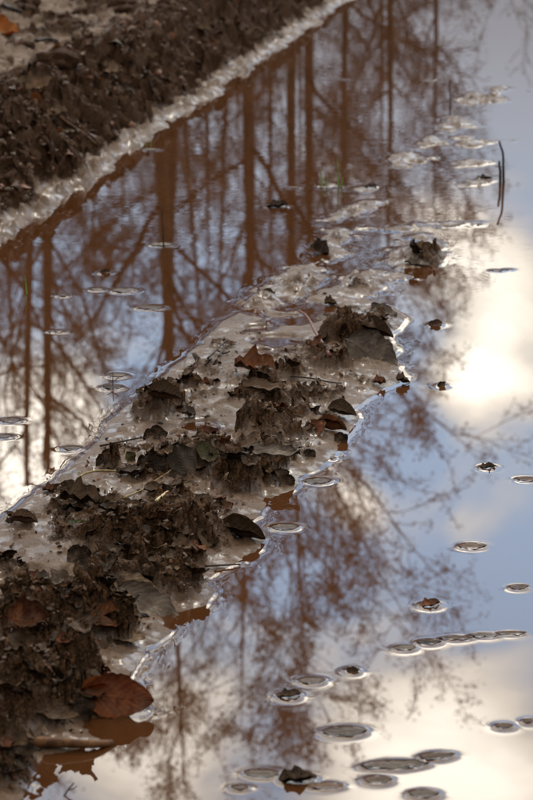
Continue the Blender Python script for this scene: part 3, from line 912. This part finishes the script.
# px, py, length px, kind, material, (tilt x, tilt y, turn) deg, width factor, lift m, label
HERO = [
    (119, 702, 70, 'ovate', 'glowred', (58, 4, -4), 1.0, 0.012, 'large red brown leaf standing at the waterline, lowest right of the ridge'),
    (98, 694, 34, 'rolled', 'orange', (20, -4, 12), 0.7, 0.012, 'rolled orange leaf tucked behind the large red brown leaf'),
    (148, 611, 72, 'ovate', 'grey', (28, 24, -12), 0.85, 0.014, 'dark grey ribbed leaf sloping down to the water'),
    (134, 590, 46, 'ovate', 'tan', (30, 8, -12), 0.9, 0.012, 'tan leaf lying just above the dark grey ribbed leaf'),
    (128, 640, 34, 'ovate', 'tan', (15, 4, 8), 1.0, 0.004, 'pale brown leaf flat on the shore below the ribbed leaf'),
    (104, 628, 40, 'curled', 'red', (30, 10, 10), 1.0, 0.012, 'dark red curled leaf left of the grey ribbed leaf'),
    (371, 358, 62, 'ovate', 'grey', (38, 20, -28), 1.15, 0.012, 'broad grey veined leaf draped on the far mound'),
    (374, 338, 40, 'rolled', 'brown', (20, 6, -18), 1.0, 0.012, 'rolled brown leaf above the broad grey veined leaf'),
    (384, 313, 30, 'ovate', 'grey', (20, 14, -30), 0.8, 0.006, 'narrow grey leaf at the tip of the far mound'),
    (77, 527, 24, 'ovate', 'green', (14, 0, 10), 1.0, 0.004, 'small moss green leaf lying on smooth silt'),
    (108, 463, 26, 'upright', 'dark', (55, -20, 10), 1.2, 0.008, 'black crumpled leaf standing above the yellow stem'),
    (131, 461, 16, 'upright', 'olive', (70, 62, 0), 1.0, 0.010, 'olive green scrap standing upright beside a dark leaf pair'),
    (146, 470, 24, 'upright', 'dark', (66, -24, 14), 1.4, 0.010, 'dark leaf curling upright, left of a pair'),
    (154, 472, 30, 'curled', 'dark', (48, 30, -28), 1.3, 0.010, 'dark folded leaf, right of a pair'),
    (182, 462, 30, 'upright', 'grey', (72, -38, 20), 1.5, 0.012, 'grey pointed leaf standing at the middle of the ridge'),
    (206, 455, 28, 'ovate', 'olive', (55, 20, 30), 1.2, 0.010, 'greenish leaf arched beside the red leaf skeleton'),
    (240, 537, 52, 'rolled', 'brown', (30, 8, -12), 0.7, 0.006, 'long rolled rust brown leaf beside the small inlet'),
    (270, 456, 58, 'ovate', 'grey', (10, 2, -4), 0.6, 0.006, 'flat pale grey leaf low on the right flank'),
    (341, 441, 16, 'upright', 'dark', (78, 40, 10), 1.3, 0.008, 'small black triangular leaf standing at the right waterline'),
    (342, 414, 30, 'rolled', 'tan', (34, 10, -14), 1.0, 0.005, 'folded tan leaf near the right tip of the silt shelf'),
    (330, 430, 34, 'rolled', 'red', (10, 4, -12), 0.5, 0.004, 'thin rust red strip of leaf on the silt shelf'),
    (284, 484, 30, 'upright', 'dark', (60, 60, 10), 1.0, 0.010, 'black ragged leaf hanging at the right shore above its reflection'),
    (255, 372, 42, 'curled', 'red', (24, 8, -8), 0.9, 0.006, 'reddish frilled leaf on pale silt below the pools'),
    (402, 384, 15, 'curled', 'dark', (10, 20, 10), 1.5, 0.010, 'round black leaf ball at the right tip of the ridge'),
    (379, 384, 14, 'curled', 'red', (10, 4, 10), 1.2, 0.004, 'small rust red leaf beside the round black leaf ball'),
    (320, 253, 22, 'curled', 'dark', (35, 20, -30), 1.1, 0.010, 'dark brown curled leaf sitting on the uppermost islet'),
    (80, 502, 40, 'curled', 'dark', (16, 6, -10), 0.9, 0.004, 'black leaf lying under the yellow bent stem'),
    (100, 506, 22, 'curled', 'brown', (20, -10, 12), 1.0, 0.004, 'brown leaf touching the foot of the yellow bent stem'),
    (24, 523, 28, 'rolled', 'brown', (14, 4, -4), 0.9, 0.004, 'brown rolled leaf on the silt near the left edge'),
    (10, 524, 10, 'curled', 'dark', (20, 10, 20), 1.2, 0.004, 'black scrap left of the brown rolled leaf at the left edge'),
    (50, 491, 15, 'curled', 'red', (20, 0, 4), 1.0, 0.002, 'small rust leaf in the water at the left shore'),
    (12, 744, 36, 'curled', 'brown', (40, 10, -14), 1.2, 0.010, 'dull pinkish brown leaf at the left edge near the stalk'),
    (26, 622, 40, 'curled', 'red', (50, 6, 10), 1.0, 0.012, 'dark reddish leaf standing on the near mound at the left'),
    (68, 662, 40, 'ovate', 'grey', (40, 30, -30), 1.0, 0.012, 'bluish grey leaf in the near litter beside the mound'),
    (30, 668, 44, 'ovate', 'brown', (45, -18, 20), 1.0, 0.014, 'brown pointed leaf on the near mound'),
    (52, 716, 56, 'ovate', 'dark', (24, 10, -10), 0.7, 0.010, 'long black leaf across the near mound below the litter'),
    (84, 712, 26, 'upright', 'dark', (70, 60, -10), 1.2, 0.010, 'black leaf stump left of the large red brown leaf'),
    (106, 575, 30, 'ovate', 'grey', (20, 16, 24), 0.7, 0.006, 'shiny grey leaf strip lying towards the left pool'),
    (80, 560, 30, 'upright', 'dark', (60, 20, -24), 1.2, 0.010, 'black spiky leaf at the end of the silt flat'),
    (165, 400, 36, 'rolled', 'dark', (24, 4, -16), 1.0, 0.010, 'dark rolled leaf crowning the left mound'),
    (188, 416, 16, 'curled', 'grey', (20, 20, 30), 1.2, 0.006, 'grey scrap between the left mound and the pool'),
    (155, 437, 26, 'upright', 'dark', (64, -16, -6), 1.1, 0.006, 'black triangular leaf standing below the left mound'),
    (206, 384, 12, 'upright', 'red', (74, 80, 0), 0.8, 0.006, 'tiny rust red peg standing on silt'),
    (330, 305, 13, 'curled', 'dark', (20, 10, 10), 1.4, 0.006, 'black knob beside the upper pool'),
    (412, 252, 20, 'curled', 'dark', (40, 40, 60), 1.0, 0.010, 'dark curled leaf on the right islet'),
    (418, 265, 28, 'ovate', 'grey', (12, 4, 4), 0.8, 0.005, 'slate grey leaf flat on the right islet'),
    (305, 400, 30, 'ovate', 'dark', (40, 30, 40), 1.0, 0.010, 'dark leaf folded into the central mound'),
    (250, 420, 30, 'curled', 'brown', (40, -20, 60), 1.0, 0.010, 'brown leaf cupped on the left of the central mound'),
    (262, 390, 44, 'ovate', 'dark', (20, 6, 14), 0.7, 0.008, 'long dark leaf across the top of the central mound'),
    (310, 456, 14, 'upright', 'dark', (60, 30, 0), 1.2, 0.006, 'black ragged tip sticking out above the right shore'),
]
for i, (px, py, ln, kind, mat, rot, wf, lift, label) in enumerate(HERO):
    p = on_mud(px, py)
    size = ln * mpp(px, py)
    o = leaf_obj('dead_leaf', kind, i % 4, mat, (p.x, p.y, p.z + lift * 0.5), size, tuple(R(a) for a in rot), 1.0, wf)
    tag(o, label, 'leaf', 'dead leaves on the mud ridge')

# scattered leaf scraps pressed into the litter
rs = np.random.RandomState(11)
cand_px = rs.uniform(-5, 420, 9000); cand_py = rs.uniform(240, 800, 9000)
P_ = np.array([tuple(at(a, b, 0.03)) for a, b in zip(cand_px, cand_py)])
hh, ll = ridge(P_[:, 0], P_[:, 1])
ok = np.where((hh > 0.012) & (ll > rs.uniform(0.15, 1.0, len(ll))))[0]
LBL = [(620, 900, 'small wet leaf scrap stuck in the near mound at the lower left'),
       (520, 620, 'small wet leaf scrap stuck in the broad litter patch above the near mound'),
       (430, 520, 'small wet leaf scrap stuck in the middle mounds of the ridge'),
       (360, 430, 'small wet leaf scrap stuck in the central mound or the left mound'),
       (0, 360, 'small wet leaf scrap stuck in the far mound of the ridge')]
taken = []
for i in ok:
    if len(taken) >= 240: break
    if any((cand_px[i] - a) ** 2 + ((cand_py[i] - b) * 1.4) ** 2 < 64 for a, b in taken): continue
    taken.append((cand_px[i], cand_py[i]))
    x, y = P_[i, 0], P_[i, 1]
    mat = ['dark', 'dark', 'dark', 'brown', 'brown', 'red', 'grey', 'tan', 'brown', 'brown'][rs.randint(10)]
    size = rs.uniform(0.016, 0.052)
    o = leaf_obj('leaf_scrap', 'litter', rs.randint(6), mat, (x, y, hh[i] - 0.001),
                 size, (rs.normal(0.15, 0.4), rs.normal(0, 0.4), rs.uniform(0, 6.28)), 1.0, rs.uniform(0.7, 1.4))
    lab = next(l for a, b, l in LBL if a <= cand_py[i] < b or (a == 0 and cand_py[i] < b))
    word = {'dark': 'blackish', 'brown': 'brown', 'red': 'reddish', 'grey': 'grey', 'tan': 'tan'}[mat]
    lab = lab.replace('small wet', 'small ' + word)
    tag(o, lab, 'leaf', lab.replace('small ', '').replace('scrap ', 'scraps '))

# crumbs of rotten leaf, too small and too many to count
def crumbs(name, n, fn, xr, yr, zref, zmin, size, seed, mats, litmin, label):
    rs = np.random.RandomState(seed)
    cx = rs.uniform(xr[0], xr[1], n); cy = rs.uniform(yr[0], yr[1], n)
    p = np.array([tuple(at(a, b, zref)) for a, b in zip(cx, cy)])
    h, l = fn(p[:, 0], p[:, 1])
    k = np.where((h > zmin) & (l + 0.06 > rs.uniform(0, 1, n) * litmin))[0]
    V = []; F = []; mi = []
    for i in k:
        s = size * rs.lognormal(0, 0.45)
        rot = Euler((rs.normal(0, 0.6), rs.normal(0, 0.6), rs.uniform(0, 6.28))).to_matrix()
        e = rs.uniform(0.35, 1.0)
        base = Vector((p[i, 0], p[i, 1], h[i] + s * 0.12))
        o_ = len(V); ci = rs.randint(len(mats))
        for q in ((-.5, -.3 * e, 0), (.1, -.5 * e, .12), (.55, .05, -.05), (.05, .5 * e, .15), (-.45, .3 * e, 0.02), (0, 0, .32)):
            V.append(tuple(base + rot @ (Vector(q) * s)))
        for a in range(5):
            F.append((o_ + a, o_ + (a + 1) % 5, o_ + 5)); mi.append(ci)
    me = bpy.data.meshes.new(name)
    me.from_pydata(V, [], F)
    for m in mats: me.materials.append(M[m])
    me.polygons.foreach_set('material_index', np.array(mi, dtype=np.int32) // 1)
    me.polygons.foreach_set('use_smooth', np.ones(len(F), dtype=bool))
    tag(obj(name, me), label, None, kind='stuff')


crumbs('leaf_litter', 26000, ridge, (-10, 425), (235, 800), 0.02, 0.006, 0.0062, 5, ['dark', 'dark', 'brown', 'red', 'dark', 'brown', 'brown'], 0.85,
       'crumbs of rotten dark leaves covering the mud ridge')
crumbs('bank_litter', 12000, bank, (-10, 350), (-10, 250), 0.2, 0.03, 0.014, 6, ['dark', 'brown', 'dark', 'dark', 'red'], 0.9,
       'crumbs of earth and rotten leaf covering the mud bank')

# ------------------------------------------------------------------ twigs, stems, grass
def pline(pts, zs=None):
    """polyline through (px, py, z) points: each lies above the water or mud point seen there"""
    return [at(px, py, z) for px, py, z in pts]


def stand(px, py, tops):
    """an upright line: foot pixel on the water, then (dx m, dy m, z m)"""
    f = at(px, py)
    return [f + Vector((0, 0, -0.03))] + [f + Vector(t) for t in tops]


def twig(name, pts, r0, r1, mat, label, cat, group=None, n=6, sides=7, extra=()):
    lines = []
    sm = smooth_line(pts, n)
    lines.append((sm, [r0 + (r1 - r0) * i / (len(sm) - 1) for i in range(len(sm))]))
    for p, a, b in extra:
        s2 = smooth_line(p, n)
        lines.append((s2, [a + (b - a) * i / (len(s2) - 1) for i in range(len(s2))]))
    return tag(obj(name, tube_mesh(name, lines, sides), M[mat]), label, cat, group)


def mud_line(pts, lift=0.002):
    out = []
    for q in pts:
        p = on_mud(q[0], q[1])
        p.z += lift + (q[2] if len(q) > 2 else 0)
        out.append(p)
    return out


f = at(503, 208)
twig('upright_twig', stand(504, 183, [(-0.003, 0, 0.04), (-0.005, 0, 0.085), (-0.013, 0, 0.110), (-0.017, 0, 0.124)]), 0.0042, 0.0026, 'twig',
     'taller of two thin dark twigs standing in open water, kinked at its top', 'twig', 'twigs standing in the water')
twig('upright_twig', stand(500, 184, [(0, 0, 0.03), (-0.003, 0, 0.055), (-0.004, 0, 0.068)]), 0.0045, 0.003, 'twig',
     'shorter of two thin dark twigs standing in open water', 'twig', 'twigs standing in the water')
twig('upright_twig', stand(164, 246, [(-0.002, 0, 0.03), (-0.004, 0, 0.08), (-0.007, 0, 0.105)]), 0.0026, 0.001, 'twig',
     'thin dark twig standing in the left rut before the paired trunk reflections', 'twig', 'twigs standing in the water')
twig('upright_twig', stand(450, 107, [(0, 0, 0.03), (-0.003, 0, 0.07), (-0.002, 0, 0.095)]), 0.003, 0.0016, 'twig',
     'short dark twig standing among the far silt patches', 'twig', 'twigs standing in the water')
twig('leaf_sprig', stand(113, 387, [(0, 0, 0.012), (0.001, 0, 0.03)]), 0.0012, 0.0008, 'twig',
     'tiny sprig rising from the leaf near the left shore', 'twig', 'twigs standing in the water',
     extra=[((at(113, 387) + Vector((-.012, 0, .016)), at(113, 387) + Vector((0, 0, .012)), at(113, 387) + Vector((.012, 0, .02))), .0008, .0008)])
# red twig lying on the far mound
a = on_mud(330, 366); b = on_mud(299, 326)
b.z += 0.036; a.z += 0.022
twig('red_twig', [a, a.lerp(b, 0.35) + Vector((-.004, 0, .010)), a.lerp(b, 0.7) + Vector((0, 0, .012)), b], 0.0044, 0.0022, 'redtwig',
     'bare rust red twig leaning on the far mound', 'twig')
# brown stalk at the near waterline
twig('brown_stalk', [at(18, 742, 0.016), at(40, 742, 0.013), at(66, 743, 0.011), at(92, 744, 0.008), at(112, 743, 0.002)], 0.0085, 0.0045, 'stalk',
     'thick shiny brown stalk lying along the near waterline', 'stalk', sides=10)
twig('thin_twig', [at(62, 800, -0.004), at(68, 790, 0.006), at(74, 783, 0.016)], 0.0012, 0.0009, 'twig',
     'hair thin forked twig at the bottom edge below the brown stalk', 'twig',
     extra=[((at(68, 790, 0.006), at(73, 789, 0.008), at(77, 786, 0.012)), .0009, .0006)])
twig('yellow_stem', mud_line([(97, 517), (88, 505), (77, 493, .006), (80, 484, .01), (88, 478, .008), (104, 476, .008), (120, 475, .004)]), 0.0024, 0.0018, 'straw',
     'yellow bent plant stem lying on the left flank', 'stem')
twig('pale_straw', mud_line([(156, 503), (162, 498), (169, 493)], 0.004), 0.0024, 0.0022, 'palestraw', 'short pale straw on the silt in mid ridge', 'straw')
twig('bent_stem', mud_line([(124, 500), (140, 493), (155, 483), (172, 472)], 0.004), 0.0017, 0.001, 'straw', 'thin brown stem slanting up towards the grey pointed leaf', 'stem')
twig('dark_twig', mud_line([(208, 362), (216, 354), (227, 343)], 0.008), 0.0028, 0.0016, 'twig', 'black forked twig on the left shelf of the ridge', 'twig',
     extra=[(mud_line([(217, 353), (224, 356), (230, 354)], 0.006), .0024, .0014), (mud_line([(219, 360), (225, 350), (226, 344)], 0.008), .002, .0012)])
twig('dark_twig', mud_line([(100, 448), (120, 444), (140, 440), (156, 440)], 0.004), 0.0022, 0.0012, 'twig', 'long black twig lying below the left mound', 'twig')
twig('dark_twig', mud_line([(205, 568), (222, 567), (240, 566)], 0.003), 0.0022, 0.0012, 'twig', 'black twig reaching over the right shore above the grey ribbed leaf', 'twig')
twig('dark_twig', mud_line([(290, 378), (310, 380), (330, 384), (342, 385)], 0.004), 0.002, 0.0012, 'twig', 'dark twig at the foot of the far mound', 'twig')
twig('dark_twig', mud_line([(2, 703), (20, 706), (44, 714), (60, 716)], 0.006), 0.0026, 0.0018, 'twig', 'dark twig across the near mound at the left edge', 'twig')
# rust red root tufts
for px, py, lab in ((147, 404, 'rust red root tuft at the left foot of the left mound'), (196, 456, 'rust red root tuft before the grey pointed leaf')):
    c = on_mud(px, py)
    rsx = random.Random(px)
    ex_ = []
    for k in range(11):
        q = Vector((rsx.uniform(-.02, .02), rsx.uniform(-.015, .01), rsx.uniform(.004, .02)))
        ex_.append(((c, c + q * 0.6 + Vector((0, 0, .004)), c + q), .0009, .0004))
    twig('root_tuft', [c, c + Vector((0, 0, .006)), c + Vector((0.002, 0, .014))], .0012, .0006, 'redtwig', lab, 'root', 'root tufts on the ridge', n=3, sides=4, extra=ex_)


def grass(px, py, blades, label):
    base = at(px, py)
    root = tag(obj('grass_tuft', None), label, 'grass', 'grass tufts growing out of the water')
    root.location = base
    for dx, h, lean, wd in blades:
        n = 7
        V = []; F = []
        for i in range(n + 1):
            t = i / n
            w_ = wd * (1 - t) ** 0.6 + 0.0003
            x = dx + lean * t * t
            z = -0.02 + (h + 0.02) * t
            V += [(x - w_, 0.0, z), (x, -0.0012, z), (x + w_, 0.0, z), (x, 0.0012, z)]
        for i in range(n):
            for k in range(4):
                F.append((i * 4 + k, i * 4 + (k + 1) % 4, i * 4 + 4 + (k + 1) % 4, i * 4 + 4 + k))
        F += [(3, 2, 1, 0), (4 * n, 4 * n + 1, 4 * n + 2, 4 * n + 3)]
        me = bpy.data.meshes.new('blade')
        me.from_pydata(V, [], F)
        obj('blade', me, M['grass'], root)


grass(326, 187, [(-0.012, 0.055, -0.004, 0.0022), (0.0, 0.04, 0.006, 0.0022), (0.036, 0.085, -0.004, 0.0022), (0.044, 0.03, 0.005, 0.003)],
      'bright green grass tuft growing from a silt patch in the rut')
grass(27, 294, [(0, 0.045, -0.004, 0.0018)], 'single green grass blade standing in the left rut')
grass(147, 146, [(0, 0.02, -0.01, 0.0018), (0.01, 0.026, 0.01, 0.0018), (-0.012, 0.014, -0.016, 0.0016)], 'short green grass tuft at the bank ledge')

# ------------------------------------------------------------------ things on the bank
def on_bank(px, py):
    z = 0.15
    for _ in range(16):
        p = at(px, py, z)
        z = 0.6 * z + 0.4 * max(bank_z(p.x, p.y), 0.0)
    return at(px, py, z)


def bank_line(pts, lift=0.006):
    out = []
    for px, py in pts:
        p = on_bank(px, py); p.z += lift
        out.append(p)
    return out


twig('fallen_stick', bank_line([(-4, 8), (10, 13), (22, 17)], 0.02), 0.012, 0.008, 'twig', 'dark stick lying on the wet ground at the top left corner', 'stick')
twig('fallen_stick', bank_line([(-2, 14), (6, 4), (14, -4)], 0.03), 0.009, 0.006, 'stalk', 'brown stick crossing the dark one at the top left corner', 'stick')
twig('fallen_stick', bank_line([(52, 114), (66, 126), (82, 136), (96, 148)], 0.012), 0.006, 0.003, 'stalk', 'reddish brown root running down the bank face', 'stick')
twig('fallen_stick', bank_line([(36, 44), (48, 42), (58, 44)], 0.012), 0.008, 0.005, 'twig', 'short black stick lying on the wet flat above the bank', 'stick')
twig('fallen_stick', bank_line([(86, 22), (96, 25), (104, 29)], 0.01), 0.006, 0.004, 'redtwig', 'rust coloured stick beside a grass patch above the bank', 'stick')
for px, py, ln, mat, lab in [(3, 36, 30, 'orange', 'orange leaf at the left edge above the bank'), (58, 118, 20, 'tan', 'tan leaf at the top of the reddish root on the bank'),
                             (40, 88, 26, 'brown', 'brown leaf on the crest of the bank'), (112, 74, 18, 'tan', 'small upright tan leaf on the bank crest'),
                             (20, 92, 26, 'tan', 'tan leaf on the bank crest near the left edge'), (126, 96, 20, 'grey', 'pale grey leaf shining on the bank face'),
                             (204, 32, 14, 'tan', 'tan leaf on the bank far along the crest'), (150, 60, 16, 'tan', 'tan scrap on the bank face in mid length'),
                             (258, 42, 20, 'grey', 'grey leaf at the foot of the bank far along'), (85, 150, 20, 'dark', 'black leaf on the lower bank face')]:
    p = on_bank(px, py)
    o = leaf_obj('bank_leaf', 'curled', px % 5, mat, (p.x, p.y, p.z + 0.012), ln * mpp(px, py), (R(35), R((px * 7) % 40 - 20), R((px * 13) % 90 - 45)), 0.7, 1.0)
    tag(o, lab, 'leaf', 'dead leaves on the bank')

# clods of earth lying on the flat above the bank
def clod_mesh(seed):
    rs = np.random.RandomState(seed)
    import bmesh
    bm = bmesh.new()
    bmesh.ops.create_icosphere(bm, subdivisions=3, radius=1.0)
    off = rs.rand(3) * 20
    for v in bm.verts:
        c = v.co
        n = gnoise(np.array([c.x * 1.6 + off[0]]), np.array([c.y * 1.6 + c.z * 1.3 + off[1]]), 3)[0] + 0.6 * gnoise(np.array([c.x * 4 + off[2]]), np.array([c.y * 4 + c.z * 3.7]), 4)[0]
        v.co = c * (1 + 0.45 * n)
        v.co.z *= 0.62
    me = bpy.data.meshes.new('earth_clod')
    bm.to_mesh(me); bm.free()
    for p in me.polygons: p.use_smooth = True
    a = me.attributes.new('litter', 'FLOAT', 'POINT')
    a.data.foreach_set('value', np.ones(len(me.vertices), dtype=np.float32))
    me.materials.append(M['bank'])
    return me


CL = [clod_mesh(i) for i in range(4)]
for i, (px, py, s, lab) in enumerate([(58, 64, 16, 'large dark clod of earth above the bank crest, left of centre'), (28, 78, 15, 'dark clod of earth behind the crest near the left edge'),
                                      (72, 30, 13, 'dark clod in the middle of the wet flat'), (24, 48, 9, 'small flat clod between wet streaks at the left'),
                                      (28, 5, 10, 'dark clod at the top edge left'), (120, 6, 12, 'dark clod at the top edge beside the far streaks'),
                                      (88, 66, 8, 'small clod beside the bright wet hollow'), (125, 12, 8, 'small clod below the one at the top edge'),
                                      (82, 14, 8, 'brown clod on the far part of the flat'), (40, 62, 8, 'small brown clod next to the large dark one'),
                                      (2, 85, 12, 'clod of earth cut by the left edge')]):
    p = on_bank(px, py)
    o = bpy.data.objects.new('earth_clod', CL[i % 4]); C.objects.link(o)
    k = s * mpp(px, py)
    o.location = (p.x, p.y, p.z + 0.12 * k); o.scale = (k, k, k); o.rotation_euler = (0, 0, i * 1.3)
    tag(o, lab, 'clod', 'clods of earth above the bank')

# ------------------------------------------------------------------ trees across the water, seen in its mirror
def make_tree(seed, H=13.0, r0=0.10, first=0.30, nb1=17, spread=1.0, leaves=1.0, fork=None, wob=0.013, lean=(0, 0)):
    rnd = random.Random(seed)
    per = 1.5 + 1.4 * leaves
    trunk = []; twigs = []; lv = []

    def rv(s):
        return Vector((rnd.gauss(0, s), rnd.gauss(0, s), rnd.gauss(0, s)))

    def grow(p, d, L, r, lev):
        n = [14, 7, 5, 3][lev]
        pts = [p.copy()]; rad = [r]
        d = d.normalized()
        for i in range(n):
            d = (d + rv([wob, 0.13, 0.17, 0.2][lev]) + Vector((0, 0, [0.02, 0.05, 0.05, 0.03][lev]))).normalized()
            p = p + d * (L / n)
            pts.append(p.copy())
            t = (i + 1) / n
            rad.append(max(r * (1 - t) ** 0.75 if lev == 0 else r * (1 - 0.8 * t), 0.0055 if lev < 3 else 0.0045))
        (trunk if lev <= 1 else twigs).append((pts, rad, [8, 5, 3, 3][lev]))
        if lev >= 3:
            lv.extend(pts[1:])
            return
        nc = [nb1, 9, 6][lev]
        for k in range(nc):
            if lev == 0:
                t = first + (1 - first) * (k + rnd.random() * 0.8) / nc
            else:
                t = 0.22 + 0.78 * (k + rnd.random()) / nc
            i = min(int(t * n), n - 1)
            f_ = t * n - i
            q = pts[i].lerp(pts[i + 1], f_)
            axis = (pts[i + 1] - pts[i]).normalized()
            side = axis.cross(rv(1.0)).normalized()
            ang = rnd.uniform(0.55, 1.05) if lev == 0 else rnd.uniform(0.4, 1.0)
            nd = axis * math.cos(ang) + side * math.sin(ang)
            if lev == 0:
                ln = spread * H * rnd.uniform(0.16, 0.30) * (1.15 - 0.75 * t)
            else:
                ln = L * rnd.uniform(0.32, 0.55) * (1.1 - 0.4 * t)
            grow(q, nd, ln, max(rad[i] * rnd.uniform(0.38, 0.58), 0.004), lev + 1)

    grow(Vector((0, 0, -0.3)), Vector((lean[0], lean[1], 1)), H, r0, 0)

    def build(name, lines):
        V = []; F = []; off = 0
        groups = {}
        for pts, rad, sd_ in lines:
            groups.setdefault((len(pts), sd_), []).append((pts, rad))
        ref = np.array((0.31, 0.17, 0.93)); ref /= np.linalg.norm(ref)
        for (n, sd_), ls in groups.items():
            p = np.array([[tuple(q) for q in l[0]] for l in ls]); r = np.array([l[1] for l in ls])
            d = np.empty_like(p)
            d[:, 1:-1] = p[:, 2:] - p[:, :-2]; d[:, 0] = p[:, 1] - p[:, 0]; d[:, -1] = p[:, -1] - p[:, -2]
            d /= np.linalg.norm(d, axis=2, keepdims=True)
            a = np.cross(d, ref); a /= np.linalg.norm(a, axis=2, keepdims=True) + 1e-9
            b = np.cross(d, a)
            t = np.arange(sd_) * 2 * math.pi / sd_
            v = p[:, :, None] + (a[:, :, None] * np.cos(t)[:, None] + b[:, :, None] * np.sin(t)[:, None]) * r[:, :, None, None]
            ix = np.arange(len(ls) * n * sd_).reshape(len(ls), n, sd_) + off
            nx_ = np.roll(ix, -1, 2)
            F.append(np.stack([ix[:, :-1], nx_[:, :-1], nx_[:, 1:], ix[:, 1:]], -1).reshape(-1, 4))
            V.append(v.reshape(-1, 3)); off += len(V[-1])
        return np_mesh(name, np.concatenate(V), np.concatenate(F))
    tm = build('trunk', trunk); tm.materials.append(M['bark'])
    cm = build('crown', twigs); cm.materials.append(M['twigs'])
    rl = np.random.RandomState(seed)
    q = np.array([tuple(v) for v in lv])[rl.randint(0, len(lv), int(len(lv) * per))] + rl.normal(0, 0.05, (int(len(lv) * per), 3))
    sz = rl.uniform(0.011, 0.026, (len(q), 1))
    a = rl.normal(size=q.shape); a /= np.linalg.norm(a, axis=1, keepdims=True)
    b = np.cross(a, rl.normal(size=q.shape)); b /= np.linalg.norm(b, axis=1, keepdims=True)
    V = np.stack([q - a * sz, q + b * sz * .6, q + a * sz, q - b * sz * .6], 1).reshape(-1, 3)
    F = np.arange(len(V)).reshape(-1, 4)
    lm = np_mesh('foliage', V, F, False); lm.materials.append(M['deadleaf'])
    return tm, cm, lm


TM = [make_tree(3, 13.5, 0.125, 0.34, 17, 1.0, 1.0),
      make_tree(8, 12.5, 0.085, 0.30, 18, 1.1, 1.6, lean=(0.02, 0)),
      make_tree(21, 11.5, 0.085, 0.42, 18, 1.25, 1.5),
      make_tree(34, 14.0, 0.12, 0.28, 20, 1.1, 1.2, lean=(0.05, 0)),
      make_tree(55, 9.0, 0.07, 0.15, 20, 1.2, 1.2),
      make_tree(77, 11.2, 0.085, 0.40, 24, 1.75, 4.0, wob=0.03)]


def tree(px, D, k, scale, rz, label, name='bare_tree'):
    """a tree at distance D whose mirror image stands at this column of the photo"""
    x = (px - 266.5) / FPX * D
    root = tag(obj(name, None), label, 'tree', 'trees beyond the flooded track')
    root.location = (x, D, float(ground(np.array([x]), np.array([D]))[0]))
    root.rotation_euler = (0, 0, R(rz)); root.scale = (scale,) * 3
    tm, cm, lm = TM[k]
    obj('trunk', tm, None, root)
    c = obj('crown', cm, None, root)
    obj('foliage', lm, None, c)


TREES = [
    (153, 30, 0, 0.84, 20, 'straight bare tree mirrored as the darker of the paired trunks'),
    (177, 36, 0, 0.90, 215, 'slim bare tree mirrored as the paler of the paired trunks'),
    (30, 31, 1, 0.90, 60, 'thin bare tree mirrored as the left of two slim trunks at the left edge'),
    (56, 34, 0, 0.86, 200, 'bare tree mirrored as the right of two slim trunks at the left edge'),
    (242, 36, 3, 0.92, 0, 'leaning bare tree mirrored above the ridge'),
    (292, 27, 5, 0.75, 300, 'spreading bare tree with brown leaves mirrored right of the ridge'),
    (312, 46, 0, 1.0, 80, 'bare tree mirrored near the top between bank and silt patches'),
    (95, 45, 2, 0.80, 30, 'bare twiggy tree standing behind the slim pair at the left'),
    (205, 48, 4, 1.1, 10, 'low bushy tree behind the leaning one'),
    (350, 44, 4, 1.05, 70, 'low bushy tree mirrored at the top middle'),
    (395, 40, 4, 1.0, 170, 'low bushy tree mirrored left of the silt patches'),
    (430, 50, 4, 1.0, 250, 'low bushy tree at the right end of the row'),
    (130, 52, 4, 1.05, 120, 'bushy tree behind the paired trunks'),
    (60, 50, 4, 1.0, 320, 'bushy tree behind the slim pair'),
    (270, 52, 2, 1.0, 190, 'tall bare tree far behind the leaning one'),
    (10, 42, 3, 0.70, 150, 'bare tree at the left end of the view'),
    (340, 58, 2, 1.0, 260, 'tall bare tree far behind the row, centre right'),
    (225, 62, 3, 1.0, 45, 'tall bare tree far behind the row, centre'),
    (165, 60, 1, 1.2, 300, 'tall bare tree far behind the paired trunks'),
    (180, 70, 2, 0.85, 15, 'bushy bare tree at the far edge of the wood, behind the paired trunks'),
    (245, 74, 4, 1.3, 115, 'low bushy tree at the far edge of the wood, behind the leaning one'),
    (300, 68, 4, 1.35, 205, 'low bushy tree at the far edge of the wood, near the middle'),
    (375, 66, 4, 1.25, 305, 'low bushy tree at the far edge of the wood, right of the middle'),
    (110, 72, 4, 1.3, 35, 'low bushy tree at the far edge of the wood, left of the middle'),
    (40, 70, 2, 0.85, 265, 'bushy bare tree at the far edge of the wood, at the left'),
    (420, 72, 2, 0.62, 75, 'small bare tree at the far edge of the wood, at its right end'),
    (-70, 36, 3, 1.0, 10, 'bare tree left of the view, nearer'),
    (-150, 44, 2, 1.1, 90, 'bare tree left of the view, in the middle'),
    (-260, 40, 0, 1.0, 230, 'bare tree far left of the view'),
    (-40, 55, 4, 1.2, 200, 'bushy tree left of the view'),
]
for px, D, k, s, rz, lab in TREES:
    tree(px, D, k, s, rz, lab)

tot = 0
for m_ in bpy.data.meshes:
    tot += sum(max(len(p.vertices) - 2, 1) for p in m_.polygons) if len(m_.polygons) < 20000 else len(m_.polygons) * 2
print('triangles', tot)
